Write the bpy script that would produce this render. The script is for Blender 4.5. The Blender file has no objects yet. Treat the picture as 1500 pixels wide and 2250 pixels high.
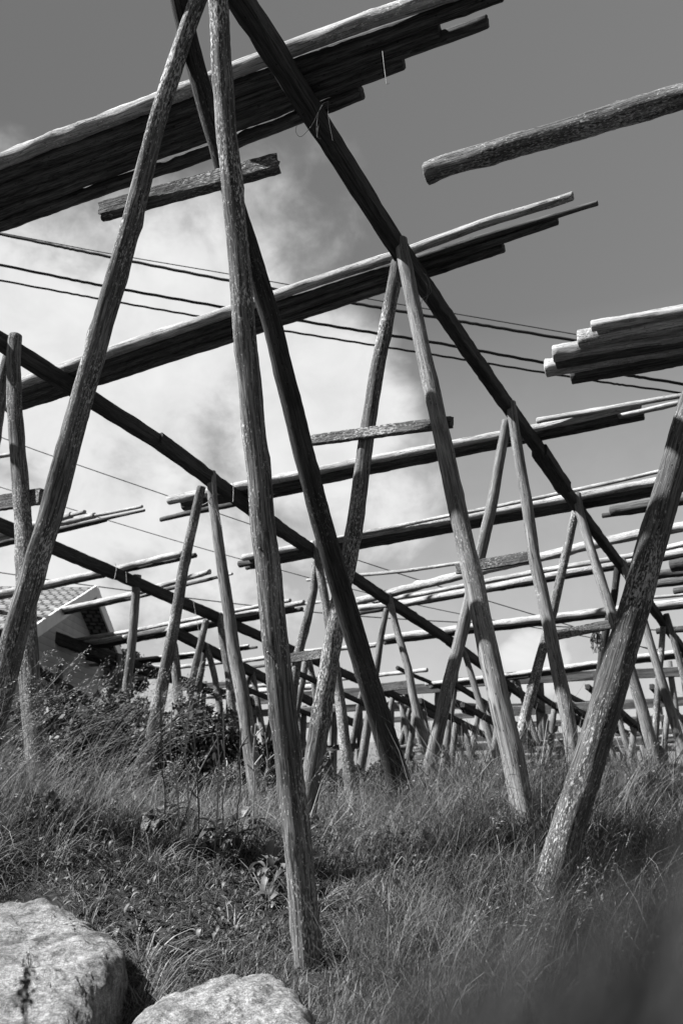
import bpy, math, random
import numpy as np
from mathutils import Vector

random.seed(7); rng = np.random.default_rng(7)
C = bpy.context.scene.collection
sc = bpy.context.scene

# ------------------------------------------------------------------ camera
F = 1700.0; TH = math.radians(16.5); EYE = np.array([0.0, 0.0, 1.0])
cam_d = bpy.data.cameras.new('camera'); cam = bpy.data.objects.new('camera', cam_d); C.objects.link(cam)
cam.location = EYE; cam.rotation_euler = (math.pi/2 + TH, 0, 0)
cam_d.sensor_fit = 'VERTICAL'; cam_d.sensor_height = 36; cam_d.sensor_width = 24
cam_d.lens = 36*F/2250; cam_d.clip_start = 0.02; cam_d.clip_end = 20000
cam_d.dof.use_dof = True; cam_d.dof.focus_distance = 4.3; cam_d.dof.aperture_fstop = 3.4
sc.camera = cam

# survey directions: D = the way the ridge beams run (falling), E = the way the poles run
def ray(px, py):
    dx = (px-750)/F; dy = (1125-py)/F
    return np.array([dx, math.cos(TH)-dy*math.sin(TH), math.sin(TH)+dy*math.cos(TH)])
v1 = ray(1950, 2080); n1 = math.hypot(v1[0], v1[1])
D = np.array([v1[0], v1[1], 0])/n1; E = np.array([D[1], -D[0], 0]); SL = v1[2]/n1

# ------------------------------------------------------------------ light
SUN_EL = math.radians(46)
sh = -0.66*D - 0.75*E; sh /= np.linalg.norm(sh)
S = np.array([sh[0]*math.cos(SUN_EL), sh[1]*math.cos(SUN_EL), math.sin(SUN_EL)])
sun_d = bpy.data.lights.new('sun', 'SUN'); sun_d.energy = 5.0; sun_d.angle = math.radians(0.5); sun_d.color = (1, 1, 1)
sun = bpy.data.objects.new('sun', sun_d); C.objects.link(sun)
sun.rotation_euler = Vector(S).to_track_quat('Z', 'Y').to_euler()

w = bpy.data.worlds.new('World'); sc.world = w; w.use_nodes = True
nt = w.node_tree; nt.nodes.clear()
def N(t, **k):
    n = nt.nodes.new(t)
    for a, b in k.items(): setattr(n, a, b)
    return n
def mth(op, a, b=None, c=None, clamp=False):
    n = nt.nodes.new('ShaderNodeMath'); n.operation = op; n.use_clamp = clamp
    for i, v in enumerate((a, b, c)):
        if v is None: continue
        if isinstance(v, (int, float)): n.inputs[i].default_value = v
        else: nt.links.new(v, n.inputs[i])
    return n.outputs[0]
sky = N('ShaderNodeTexSky', sky_type='NISHITA', sun_disc=False)
sky.sun_elevation = SUN_EL; sky.sun_rotation = math.atan2(S[0], S[1]); sky.air_density = 1.0; sky.dust_density = 0.3; sky.ozone_density = 1
sep = N('ShaderNodeSeparateColor'); nt.links.new(sky.outputs[0], sep.inputs[0])
# black and white film behind an orange filter: mostly the red of the sky
skyv = mth('ADD', mth('MULTIPLY', sep.outputs[0], 0.4), mth('MULTIPLY', sep.outputs[1], 0.6))
tc = N('ShaderNodeTexCoord'); DIR = tc.outputs['Generated']
def dirn(px, py):
    r = ray(px, py); return r/np.linalg.norm(r)
def blob(px, py, ang, pw=1.0):     # cloud bank around a bearing in the sky
    d = dirn(px, py)
    v = N('ShaderNodeVectorMath', operation='DOT_PRODUCT'); nt.links.new(DIR, v.inputs[0]); v.inputs[1].default_value = tuple(d)
    return mth('MULTIPLY', mth('SMOOTH_MIN', mth('MAXIMUM', mth('DIVIDE', mth('SUBTRACT', v.outputs['Value'], math.cos(math.radians(ang))), 1-math.cos(math.radians(ang))), 0.0), 1.0, 0.2), pw)
mp = N('ShaderNodeMapping'); mp.inputs['Scale'].default_value = (1, 1, 1.15); nt.links.new(DIR, mp.inputs[0])
def noise(scale, det, rough, dist=0.0, w_=None):
    n = N('ShaderNodeTexNoise'); n.inputs['Scale'].default_value = scale; n.inputs['Detail'].default_value = det
    n.inputs['Roughness'].default_value = rough; n.inputs['Distortion'].default_value = dist
    nt.links.new(mp.outputs[0], n.inputs['Vector']); return n.outputs[0]
n1_ = noise(4.5, 9, 0.56, 0.25); n2_ = noise(15, 8, 0.6, 0.3)
bank = None
for (px, py, a, pw) in [(60, 760, 15, 1.0), (330, 760, 14, 1.0), (650, 900, 10.5, 1.0), (250, 1150, 17, .85), (640, 500, 9.5, .36), (850, 1120, 8, .6),
                        (560, 1350, 14, .5), (1170, 1460, 3.6, 1.0), (1100, 1700, 14, .42), (1100, 740, 7, .14)]:
    b = blob(px, py, a, pw); bank = b if bank is None else mth('MAXIMUM', bank, b)
dens = mth('ADD', mth('MULTIPLY', bank, 1.5), mth('MULTIPLY', mth('SUBTRACT', mth('ADD', mth('MULTIPLY', n1_, .68), mth('MULTIPLY', n2_, .32)), 0.5), mth('ADD', 1.5, mth('MULTIPLY', bank, 2.1))))
mr = N('ShaderNodeMapRange'); mr.interpolation_type = 'SMOOTHSTEP'
nt.links.new(dens, mr.inputs[0]); mr.inputs[1].default_value = 0.25; mr.inputs[2].default_value = 1.15
sz = N('ShaderNodeSeparateXYZ'); nt.links.new(DIR, sz.inputs[0])
hz = N('ShaderNodeMapRange'); hz.interpolation_type = 'LINEAR'; nt.links.new(sz.outputs[2], hz.inputs[0])
hz.inputs[1].default_value = .5; hz.inputs[2].default_value = -.02; hz.inputs[3].default_value = 0; hz.inputs[4].default_value = .68   # pale air low down
cl = mth('MAXIMUM', mth('MULTIPLY', mr.outputs[0], 0.97), hz.outputs[0])
SKY_STR = 0.05
sk = mth('MULTIPLY', mth('POWER', skyv, 0.3), mth('ADD', 1.17, mth('MULTIPLY', sz.outputs[0], 0.5)))
cloudv = mth('ADD', 4.4, mth('MULTIPLY', n2_, 2.2))
mix = mth('ADD', mth('MULTIPLY', sk, mth('SUBTRACT', 1.0, cl)), mth('MULTIPLY', cloudv, cl))
cmb = N('ShaderNodeCombineColor')
for i in range(3): nt.links.new(mix, cmb.inputs[i])
bg = N('ShaderNodeBackground'); bg.inputs[1].default_value = SKY_STR; nt.links.new(cmb.outputs[0], bg.inputs[0])
out = N('ShaderNodeOutputWorld'); nt.links.new(bg.outputs[0], out.inputs[0])
vs = sc.view_settings; vs.view_transform = 'Standard'; vs.look = 'None'; vs.gamma = 1; vs.exposure = 1.6; vs.use_curve_mapping = False
sc.cycles.max_bounces = 6; sc.cycles.diffuse_bounces = 3

# ------------------------------------------------------------------ materials
def grey(v): return (v, v, v, 1)
class Mat:
    def __init__(s, name, rough=.85, spec=.2):
        s.m = bpy.data.materials.new(name); s.m.use_nodes = True; s.nt = s.m.node_tree
        s.b = s.nt.nodes['Principled BSDF']; s.b.inputs['Roughness'].default_value = rough
        s.b.inputs['Specular IOR Level'].default_value = spec
    def n(s, t, **k):
        n = s.nt.nodes.new(t)
        for a, b in k.items(): setattr(n, a, b)
        return n
    def l(s, a, b): s.nt.links.new(a, b)
    def attr(s, name): n = s.n('ShaderNodeAttribute'); n.attribute_name = name; return n
    def map(s, src, scale):
        n = s.n('ShaderNodeMapping'); n.inputs['Scale'].default_value = scale; s.l(src, n.inputs[0]); return n.outputs[0]
    def noise(s, src, scale=1, det=4, rough=.55, dist=0):
        n = s.n('ShaderNodeTexNoise'); n.inputs['Scale'].default_value = scale; n.inputs['Detail'].default_value = det
        n.inputs['Roughness'].default_value = rough; n.inputs['Distortion'].default_value = dist; s.l(src, n.inputs['Vector']); return n.outputs[0]
    def ramp(s, src, pts, interp='LINEAR'):
        n = s.n('ShaderNodeValToRGB'); n.color_ramp.interpolation = interp; e = n.color_ramp.elements
        e[0].position, e[0].color = pts[0][0], grey(pts[0][1]); e[1].position, e[1].color = pts[-1][0], grey(pts[-1][1])
        for p, v in pts[1:-1]: q = e.new(p); q.color = grey(v)
        s.l(src, n.inputs[0]); return n.outputs[0]
    def math(s, op, a, b=0.0):
        n = s.n('ShaderNodeMath'); n.operation = op
        for i, v in enumerate((a, b)):
            if isinstance(v, (int, float)): n.inputs[i].default_value = v
            else: s.l(v, n.inputs[i])
        return n.outputs[0]
    def mixf(s, f, a, b):
        n = s.n('ShaderNodeMix'); n.data_type = 'FLOAT'
        for i, v in ((0, f), (2, a), (3, b)):
            if isinstance(v, (int, float)): n.inputs[i].default_value = v
            else: s.l(v, n.inputs[i])
        return n.outputs[0]
    def bump(s, h, strength, dist):
        n = s.n('ShaderNodeBump'); n.inputs['Strength'].default_value = strength; n.inputs['Distance'].default_value = dist
        s.l(h, n.inputs['Height']); s.l(n.outputs[0], s.b.inputs['Normal'])
    def col(s, v): s.l(v, s.b.inputs['Base Color'])

def wood(name, lo, hi, lichen=0.0, lich_v=.5, dark=0.35, bump=.7, fine=1.0):
    m = Mat(name, .88, .15); g = m.attr('grain').outputs['Vector']
    fib = m.noise(m.map(g, (70*fine, 70*fine, 2.6)), 1, 6, .62, .25)
    fib2 = m.noise(m.map(g, (190*fine, 190*fine, 9)), 1, 3, .6)
    big = m.noise(m.map(g, (3.5, 3.5, 1.5)), 1, 5, .6)
    base = m.math('ADD', m.math('MULTIPLY', fib, .6), m.math('MULTIPLY', fib2, .4))
    v = m.ramp(base, [(.30, lo*.45), (.45, lo), (.56, (lo+hi)/2), (.70, hi)])
    v = m.math('MULTIPLY', v, m.ramp(big, [(.3, 1-dark), (.62, 1.15)]))
    # drying cracks along the grain
    crk = m.noise(m.map(g, (26, 26, .9)), 1, 3, .5, .4)
    cr = m.ramp(crk, [(.488, 1), (.5, .25), (.512, 1)])
    v = m.math('MULTIPLY', v, cr)
    h = m.math('ADD', base, m.math('MULTIPLY', cr, .5))
    # knots
    vo = m.n('ShaderNodeTexVoronoi'); m.l(m.map(g, (6, 6, 3.2)), vo.inputs['Vector'])
    kn = m.ramp(vo.outputs['Distance'], [(.06, .2), (.13, 1)])
    v = m.math('MULTIPLY', v, kn)
    if lichen:
        ln = m.noise(m.map(g, (120, 120, 42)), 1, 5, .66); patch = m.noise(m.map(g, (5, 5, 2)), 1, 3, .5)
        lm = m.ramp(m.math('ADD', ln, m.math('MULTIPLY', m.math('SUBTRACT', patch, .5), .55)), [(.64-.09*lichen, 0), (.72-.09*lichen, 1)])
        v = m.mixf(lm, v, lich_v); h = m.math('ADD', h, m.math('MULTIPLY', lm, .5))
    m.col(v); m.bump(h, bump, .012); return m.m
M_leg = wood('weathered_leg_wood', .05, .26, 1.0, .40, .5)
M_legr = wood('speckled_leg_wood', .04, .17, 1.0, .32, .3, .8, 1.2)
M_leg2 = wood('pale_leg_wood', .10, .28, .3, .36, .42)
M_dark = wood('dark_tarred_wood', .02, .06, .25, .12)
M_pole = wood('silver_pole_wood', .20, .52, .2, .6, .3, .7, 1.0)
M_pole_shade = wood('shaded_pole_wood', .035, .125, .0, .2, .3, .5, 1.0)  # darker copy of the pole wood: shade under the bundles put into its colour
M_beam = wood('brown_beam_wood', .028, .075, .0, .5, .35)
M_brace = wood('lichen_board_wood', .045, .14, 1.2, .3, .3, 1.0)
M_far = wood('bleached_far_wood', .14, .25, .0, .5, .2, .4)

def simple(name, v, rough=.8, var=.3, scale=20, spec=.2):
    m = Mat(name, rough, spec); tcn = m.n('ShaderNodeTexCoord').outputs['Object']
    nz = m.noise(tcn, scale, 4, .6); m.col(m.ramp(nz, [(.3, v*(1-var)), (.7, v*(1+var))])); m.bump(nz, .3, .01); return m.m
M_cable = simple('black_cable', .012, .6)
M_wire = simple('thin_wire', .02, .6)
M_twine = simple('pale_twine', .5, .8)
M_twined = simple('dark_twine', .12, .8)
M_white = simple('white_paint', .55, .6, .08, 3)
M_soil = simple('soil', .02, .95, .5, 14)

def grassmat(name, lo, hi, tr=.35):
    m = Mat(name, .55, .35); a = m.attr('tint').outputs['Fac']
    n = m.n('ShaderNodeMapRange'); m.l(a, n.inputs[0]); n.inputs[3].default_value = lo; n.inputs[4].default_value = hi
    m.col(n.outputs[0])
    t = m.n('ShaderNodeBsdfTranslucent'); m.l(n.outputs[0], t.inputs[0])
    mx = m.n('ShaderNodeMixShader'); mx.inputs[0].default_value = tr
    m.l(m.b.outputs[0], mx.inputs[1]); m.l(t.outputs[0], mx.inputs[2])
    m.l(mx.outputs[0], m.nt.nodes['Material Output'].inputs[0]); return m.m
M_grass = grassmat('grass_blades', .004, .27)
M_straw = grassmat('dry_grass_stems', .08, .34)
M_leaf = grassmat('broad_leaf', .014, .15, .2)
M_bush = grassmat('bush_leaf', .012, .045, .2)
M_near = grassmat('dark_near_blades', .016, .06, .35)

# ------------------------------------------------------------------ object helpers
def newobj(name, V_, F_, mat, parent=None, grain=None, tint=None, smooth=True):
    me = bpy.data.meshes.new(name)
    V_ = np.asarray(V_, dtype=np.float32)
    if isinstance(F_, np.ndarray):
        k = F_.shape[1]; me.vertices.add(len(V_)); me.vertices.foreach_set('co', V_.ravel())
        me.loops.add(F_.size); me.loops.foreach_set('vertex_index', F_.ravel().astype(np.int32))
        me.polygons.add(len(F_)); me.polygons.foreach_set('loop_start', np.arange(0, F_.size, k, dtype=np.int32))
        me.polygons.foreach_set('loop_total', np.full(len(F_), k, dtype=np.int32)); me.update(calc_edges=True)
    else:
        me.from_pydata([tuple(v) for v in V_], [], F_); me.update()
    if grain is not None:
        a = me.attributes.new('grain', 'FLOAT_VECTOR', 'POINT'); a.data.foreach_set('vector', np.asarray(grain, dtype=np.float32).ravel())
    if tint is not None:
        a = me.attributes.new('tint', 'FLOAT', 'POINT'); a.data.foreach_set('value', np.asarray(tint, dtype=np.float32))
    me.polygons.foreach_set('use_smooth', np.full(len(me.polygons), smooth)); me.materials.append(mat)
    o = bpy.data.objects.new(name, me); C.objects.link(o)
    if parent is not None:
        o.parent = parent; o.location = -Vector(parent.location)
    return o
def tag(o, label=None, cat=None, group=None, kind=None):
    if label: o['label'] = label
    if cat: o['category'] = cat
    if group: o['group'] = group
    if kind: o['kind'] = kind
    return o
def thing(name, label, cat, loc, group=None):
    o = bpy.data.objects.new(name, None); C.objects.link(o); o.location = tuple(loc); o.empty_display_size = .2
    return tag(o, label, cat, group)

def log_geo(P, r0, r1, seg=14, step=.06, wob=.008, rough=.035, bumps=9, flat=False, cut=True):
    """a round timber along the points P (metres), tapering r0 -> r1, with knots, bends and uneven girth"""
    P = np.asarray(P, float); dl = np.linalg.norm(np.diff(P, axis=0), axis=1); s = np.concatenate([[0], np.cumsum(dl)]); L = s[-1]
    n = max(4, min(160, int(L/step))); t = np.linspace(0, L, n)
    Q = np.stack([np.interp(t, s, P[:, i]) for i in range(3)], 1)
    for _ in range(max(2, n//24)):     # ease the bends
        Q[1:-1] = (Q[:-2]+Q[1:-1]*2+Q[2:])/4
    T = np.gradient(Q, axis=0); T /= np.linalg.norm(T, axis=1)[:, None]
    up = np.array([0, 0, 1.0]) if abs(T[0, 2]) < .8 else np.array([0, 1.0, 0])
    A = np.cross(T, up); A /= np.linalg.norm(A, axis=1)[:, None]; B = np.cross(A, T)
    for k in range(3):
        ph = rng.uniform(0, 6.28, 2); fr = rng.uniform(1.0, 4.5)
        Q += (A*np.sin(t*fr+ph[0])[:, None]+B*np.sin(t*fr+ph[1])[:, None])*wob*rng.uniform(.3, 1)/(1+k)
    r = r0+(r1-r0)*t/L
    phi = np.linspace(0, 2*np.pi, seg, endpoint=False)
    R = np.repeat(r[:, None], seg, 1)
    for k in range(7):
        m_ = rng.integers(1, 5); fr = rng.uniform(1, 16); a, b = rng.uniform(0, 6.28, 2)
        R *= 1+rough*.6*np.sin(m_*phi[None]+a+.5*np.sin(t*2)[:, None])*np.sin(fr*t+b)[:, None]
    R *= 1+rough*.35*rng.standard_normal(R.shape)
    for _ in range(int(bumps*L/3)+1):   # knots
        c = rng.uniform(0, L); p0 = rng.uniform(0, 6.28); a = rng.uniform(.06, .2)
        R *= 1+a*np.exp(-((t-c)/(.6*r.mean()+.012))**2)[:, None]*np.exp(-((np.angle(np.exp(1j*(phi-p0))))/.5)**2)[None]
    X = Q[:, None]+R[..., None]*(np.cos(phi)[None, :, None]*A[:, None]+np.sin(phi)[None, :, None]*B[:, None])
    V_ = X.reshape(-1, 3); off = rng.uniform(0, 40, 3)
    G = np.stack([R*np.cos(phi), R*np.sin(phi), np.repeat(t[:, None], seg, 1)], -1).reshape(-1, 3)+off
    i = np.arange(n-1)[:, None]*seg; j = np.arange(seg)[None]; j2 = (j+1) % seg
    Fq = np.stack([i+j, i+j2, i+seg+j2, i+seg+j], -1).reshape(-1, 4)
    F_ = [tuple(q) for q in Fq.tolist()]
    # ends: a slightly sunken, ragged saw cut
    V_ = list(V_); G = list(G)
    for e, base, sg in ((0, 0, -1), (n-1, (n-1)*seg, 1)):
        c = len(V_); tilt = rng.uniform(-.25, .25, 2)*r[e]
        for k in range(seg): V_.append(Q[e]+(X[e, k]-Q[e])*.86+T[e]*sg*(.006+.004*rng.random())); G.append(np.array([R[e, k]*np.cos(phi[k])*.86, R[e, k]*np.sin(phi[k])*.86, t[e]*1.0])+off)
        V_.append(Q[e]+T[e]*sg*.004); G.append(np.array([0, 0, t[e]])+off)
        for k in range(seg):
            a, b = base+k, base+(k+1) % seg; c1, c2 = c+k, c+(k+1) % seg
            if sg < 0: F_ += [(b, a, c1, c2), (c2, c1, c+seg)]
            else: F_ += [(a, b, c2, c1), (c1, c2, c+seg)]
    return np.array(V_), F_, np.array(G)
def log(name, P, r0, r1, mat, parent=None, **k):
    V_, F_, G = log_geo(P, r0, r1, **k); return newobj(name, V_, F_, mat, parent, grain=G)

def timber(name, P0, P1, wd, ht, mat, parent=None, step=.08, sag=0.0, ragged=0.0, rough=.0025, up=(0, 0, 1)):
    """a sawn timber with worn arrises between two points"""
    P0 = np.array(P0, float); P1 = np.array(P1, float); L = np.linalg.norm(P1-P0); T = (P1-P0)/L
    A = np.cross(T, up); A /= np.linalg.norm(A); B = np.cross(A, T)
    n = max(3, min(140, int(L/step))); t = np.linspace(0, L, n); c = .1*min(wd, ht)
    m_ = 3
    pr = []
    hw, hh = wd/2, ht/2
    cor = [(-hw+c, -hh), (hw-c, -hh), (hw, -hh+c), (hw, hh-c), (hw-c, hh), (-hw+c, hh), (-hw, hh-c), (-hw, -hh+c)]
    for k in range(8):
        a, b = cor[k], cor[(k+1) % 8]; pr.append(a)
        if k % 2 == 0: pr += [(a[0]*.66+b[0]*.34, a[1]*.66+b[1]*.34), (a[0]*.33+b[0]*.67, a[1]*.33+b[1]*.67)]
    pr = np.array(pr); sg = len(pr)
    ext = np.zeros((n, sg)); 
    off = rng.uniform(0, 40, 3)
    sc_ = 1+.025*np.sin(t*rng.uniform(1, 3)+rng.uniform(0, 6))+.012*rng.standard_normal(n)
    dev = np.sin(np.pi*t/L)*sag
    wv = (np.sin(t*1.7+rng.uniform(0, 6))*.006)
    X = P0+T*t[:, None, None]+A*(pr[None, :, :1]*sc_[:, None, None]+wv[:, None, None])+B*(pr[None, :, 1:]*sc_[:, None, None]-dev[:, None, None])
    X = X+rng.standard_normal(X.shape)*rough
    if ragged:
        for e, s_ in ((0, -1), (n-1, 1)): X[e] += T*(s_*rng.uniform(-ragged, ragged, sg))[:, None]; X[e] = X[e]*.94+X[e].mean(0)*.06
    G = np.stack([np.repeat(pr[None, :, 0], n, 0), np.repeat(pr[None, :, 1], n, 0), np.repeat(t[:, None], sg, 1)], -1)+off
    V_ = list(X.reshape(-1, 3)); G = list(G.reshape(-1, 3))
    i = np.arange(n-1)[:, None]*sg; j = np.arange(sg)[None]; j2 = (j+1) % sg
    F_ = [tuple(q) for q in np.stack([i+j, i+j2, i+sg+j2, i+sg+j], -1).reshape(-1, 4).tolist()]
    for e, base, s_ in ((0, 0, -1), (n-1, (n-1)*sg, 1)):
        c_ = len(V_); V_.append(X[e].mean(0)+T*s_*.003); G.append(np.array([0, 0, t[e]])+off)
        for k in range(sg):
            a, b = base+k, base+(k+1) % sg
            F_.append((b, a, c_) if s_ < 0 else (a, b, c_))
    return newobj(name, V_, F_, mat, parent, grain=np.array(G), smooth=False)

def tube_geo(P, r, seg=6):
    P = np.asarray(P, float); n = len(P); T = np.gradient(P, axis=0); T /= np.linalg.norm(T, axis=1)[:, None]+1e-9
    ref = np.array([.3, .2, .93]); A = np.cross(T, ref); A /= np.linalg.norm(A, axis=1)[:, None]+1e-9; B = np.cross(A, T)
    phi = np.linspace(0, 2*np.pi, seg, endpoint=False); r = np.broadcast_to(np.asarray(r, float), (n,))
    X = P[:, None]+r[:, None, None]*(np.cos(phi)[None, :, None]*A[:, None]+np.sin(phi)[None, :, None]*B[:, None])
    i = np.arange(n-1)[:, None]*seg; j = np.arange(seg)[None]; j2 = (j+1) % seg
    return X.reshape(-1, 3), np.stack([i+j, i+j2, i+seg+j2, i+seg+j], -1).reshape(-1, 4)
def tubes(name, lines, r, mat, parent=None, seg=6, tint=None):
    Vs, Fs, o = [], [], 0
    for L in lines:
        v, f = tube_geo(L, r, seg); Vs.append(v); Fs.append(f+o); o += len(v)
    V_ = np.concatenate(Vs); return newobj(name, V_, np.concatenate(Fs), mat, parent, tint=None if tint is None else np.full(len(V_), tint))
def spl(P, n=24):      # smooth curve through points
    P = np.asarray(P, float); m_ = len(P); out = []
    Q = np.vstack([2*P[0]-P[1], P, 2*P[-1]-P[-2]])
    for i in range(m_-1):
        a, b, c, d = Q[i:i+4]; u = np.linspace(0, 1, max(2, n//(m_-1)+1))[:-1, None]
        out.append(.5*((2*b)+(c-a)*u+(2*a-5*b+4*c-d)*u**2+(3*b-a-3*c+d)*u**3))
    return np.vstack(out+[P[-1:]])

# ------------------------------------------------------------------ where things stand
A1 = EYE+ray(456, -85)*4.0; UA = A1@D; ZA = A1[2]
def onP(px, py, h=0.0):          # point of the sloping plane the ridge beams lie in
    r = ray(px, py); t = (ZA+h-SL*(UA)-EYE[2]+SL*0)/(r[2]-SL*(r@D)); return EYE+t*r
def onU(px, py, u):              # point of the upright plane across the rack at u
    r = ray(px, py); return EYE+r*(u/(r@D))
def W(px, py, z): return EYE+ray(px, py)*z
def U(p): return float(p@D)
def sst(x): x = np.clip(x, 0, 1); return x*x*(3-2*x)
def ground_z(x, y):
    u = x*D[0]+y*D[1]; d = np.sqrt(x*x+y*y)
    z = .02+.40*sst((d-3.6)/1.5)+.13*sst((x+.1)/.8)*sst((d-3.9)/.9)+.20*np.exp(-(((x+2.9)/1.3)**2+((y-5.6)/1.5)**2))+.16*np.exp(-(((x-1.0)/.6)**2+((y-4.35)/.4)**2))-.075*np.clip(d-5.2, 0, 6)
    z = z-.13*np.maximum(u-9.5, 0)*sst((u-9.5)/4)
    z = z-.04*np.maximum(-x-5, 0)
    z = np.maximum(z, -7.5+0*z)
    z = z+.03*np.sin(2.3*x+1)*np.cos(1.9*y)+.02*np.sin(5.1*x+y)*np.sin(4.3*y)
    return z

# ------------------------------------------------------------------ ground, sea
xs = np.concatenate([-np.geomspace(3000, 8, 34), np.linspace(-7.8, 7.8, 120), np.geomspace(8, 3000, 34)])
ys = np.concatenate([-np.geomspace(3000, 3, 24), np.linspace(-2.9, 14, 130), np.geomspace(14.3, 5000, 44)])
GX, GY = np.meshgrid(xs, ys); GZ = ground_z(GX, GY)
far = np.sqrt(GX**2+GY**2); GZ = np.where(far > 45, GZ-np.minimum((far-45)*.12, 12), GZ)
nx, ny = len(xs), len(ys); i = np.arange(ny-1)[:, None]*nx; j = np.arange(nx-1)[None]
Fg = np.stack([i+j, i+j+1, i+nx+j+1, i+nx+j], -1).reshape(-1, 4)
tag(newobj('ground', np.stack([GX, GY, GZ], -1).reshape(-1, 3), Fg, M_soil), kind='structure')
msea = Mat('sea', .35, .5); msea.b.inputs['Base Color'].default_value = grey(.1)
tn = msea.n('ShaderNodeTexCoord').outputs['Object']; msea.bump(msea.noise(tn, .6, 4, .6), .6, .5)
q = 9000
tag(newobj('sea', [(-q, -q, -9), (q, -q, -9), (q, q, -9), (-q, q, -9)], [(0, 1, 2, 3)], msea.m), kind='structure')

# ------------------------------------------------------------------ racks
def leg(parent, pts, u, r0, r1, mat, foot=True, lean=0.0, **k):
    P = [onU(px, py, u+lean*i/(max(1, len(pts)-1))) for i, (px, py) in enumerate(pts)]
    if foot:
        d = P[-1]-P[-2] if len(P) < 4 else P[-1]-P[-3]; d = d/np.linalg.norm(d)
        if d[2] > -.3: d = np.array([0, 0, -1.0])
        Q = P[-1]; g = ground_z(Q[0], Q[1])
        k_ = max(0.0, (Q[2]-g+.25)/-d[2])
        if k_ > .05: P.append(Q+d*k_)
    return log('leg', P, r0, r1, mat, parent, **k)
def rack(name, label, group, p0):
    b = onP(*p0); return thing(name, label, 'fish rack', (b[0], b[1], float(ground_z(b[0], b[1]))), group)
def beam(parent, pts, wd=.10, ht=.13, mat=None, **k):
    out_ = []
    for a, b in zip(pts[:-1], pts[1:]):
        out_.append(timber('ridge_beam', onP(*a), onP(*b), wd, ht, mat or M_beam, parent, **k))
    return out_
def brace(parent, a, b, u, th, ht, mat=None):
    P0, P1 = onU(*a, u), onU(*b, u); o = timber('brace', P0, P1, th, ht, mat or M_brace, parent, step=.03, ragged=.008, rough=.0012); return o
GR = 'rows of wooden racks under the drying poles'

# first row, nearest
R1 = rack('drying_rack', 'nearest rack row, its ridge beam falling from top centre to right edge', GR, (880, 560))
beam(R1, [(484, -66), (883, 556)], .11, .13); beam(R1, [(879, 552), (1216, 1036)], .10, .13, step=.06); beam(R1, [(1196, 1017), (1600, 1562)], .10, .12)
o = timber('splice_board', onP(1183, 990), onP(1240, 1072), .16, .13, M_beam, R1)
u1 = UA
# three legs of the end frame, set by their own bearings
def wlog(parent, pts, r0, r1, mat, foot=.3, **k):
    P = [W(*p) for p in pts]; d = P[-1]-P[-2]; d /= np.linalg.norm(d); P.append(P[-1]+d*foot); return log('leg', P, r0, r1, mat, parent, **k)
zc = lambda y: 4.0-.59*(y+85)/2160
wlog(R1, [(x, y, zc(y)) for x, y in [(470, -85), (479, 0), (497, 280), (524, 560), (549, 840), (574, 1120), (605, 1400), (636, 1700), (658, 1900), (675, 2085)]], .050, .066, M_leg, .3, seg=22, step=.035, wob=.002)
zl = lambda y: 4.16+.35*(y+100)/1700
wlog(R1, [(x, y, zl(y)) for x, y in [(474, -100), (412, 60), (350, 250), (272, 555), (184, 860), (117, 1115), (46, 1350), (-30, 1640)]], .042, .083, M_leg, .6, seg=22, step=.035, wob=.002)
zs = lambda y: 4.05+.85*(y+60)/1700
wlog(R1, [(x, y, zs(y)+.12) for x, y in [(378, -60), (430, 150), (510, 430), (595, 700), (698, 1115), (771, 1370), (858, 1660)]], .050, .078, M_dark, .7, seg=22, step=.04, wob=.002)
P0, P1 = W(224, 467, 4.40), W(609, 358, 4.24)
timber('brace', P0, P1, .07, .10, M_brace, R1, step=.03, ragged=.012, rough=.0012)
def frame(parent, apex, right, left, r=(.045, .062), br=None, mat=M_leg, matl=None, brh=.075, **k):
    u = U(onP(*apex))
    if right: leg(parent, right, u-.075, r[0], r[1], mat, **k)
    if left: leg(parent, left, u+.075, r[0], r[1]*1.05, matl or mat, **k)
    if br: brace(parent, br[0], br[1], u, .05, brh)
frame(R1, (880, 553), [(880, 528), (886, 570), (927, 760), (971, 960), (1004, 1115), (1042, 1287), (1079, 1467), (1100, 1560), (1122, 1650), (1137, 1725)],
      [(874, 575), (848, 710), (823, 840), (805, 960), (786, 1110), (768, 1225), (747, 1310), (727, 1433), (709, 1550), (687, 1690)], (.049, .066), ((683, 968), (993, 928)), mat=M_leg2, matl=M_leg, seg=18, step=.045, wob=.003)
frame(R1, (1122, 900), [(1121, 885), (1136, 990), (1156, 1105), (1173, 1233), (1192, 1310), (1224, 1467), (1249, 1583), (1261, 1675)],
      [(1112, 925), (1079, 1115), (1059, 1200), (1027, 1333), (1000, 1450), (982, 1517), (968, 1583), (949, 1660)], (.046, .065), ((1003, 1251), (1162, 1223)), mat=M_leg2, matl=M_leg2, seg=16, wob=.003, brh=.10)
frame(R1, (1268, 1105), [(1266, 1085), (1274, 1133), (1306, 1233), (1338, 1333), (1387, 1483), (1417, 1583), (1440, 1675)],
      [(1263, 1125), (1238, 1233), (1216, 1333), (1190, 1433), (1168, 1517), (1145, 1605)], (.046, .066), ((1216, 1397), (1340, 1372)), mat=M_leg2, matl=M_leg, seg=14, wob=.003, brh=.10)
frame(R1, (1370, 1243), [(1368, 1230), (1412, 1360), (1434, 1440), (1468, 1550), (1500, 1655)],
      [(1356, 1248), (1347, 1317), (1330, 1390), (1319, 1467), (1306, 1530)], (.045, .065), mat=M_leg2, matl=M_dark, seg=12)
frame(R1, (1462, 1365), [(1461, 1350), (1477, 1400), (1489, 1440), (1515, 1530)], [(1456, 1372), (1452, 1433), (1445, 1517), (1439, 1620)], (.045, .06), seg=12)

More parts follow.
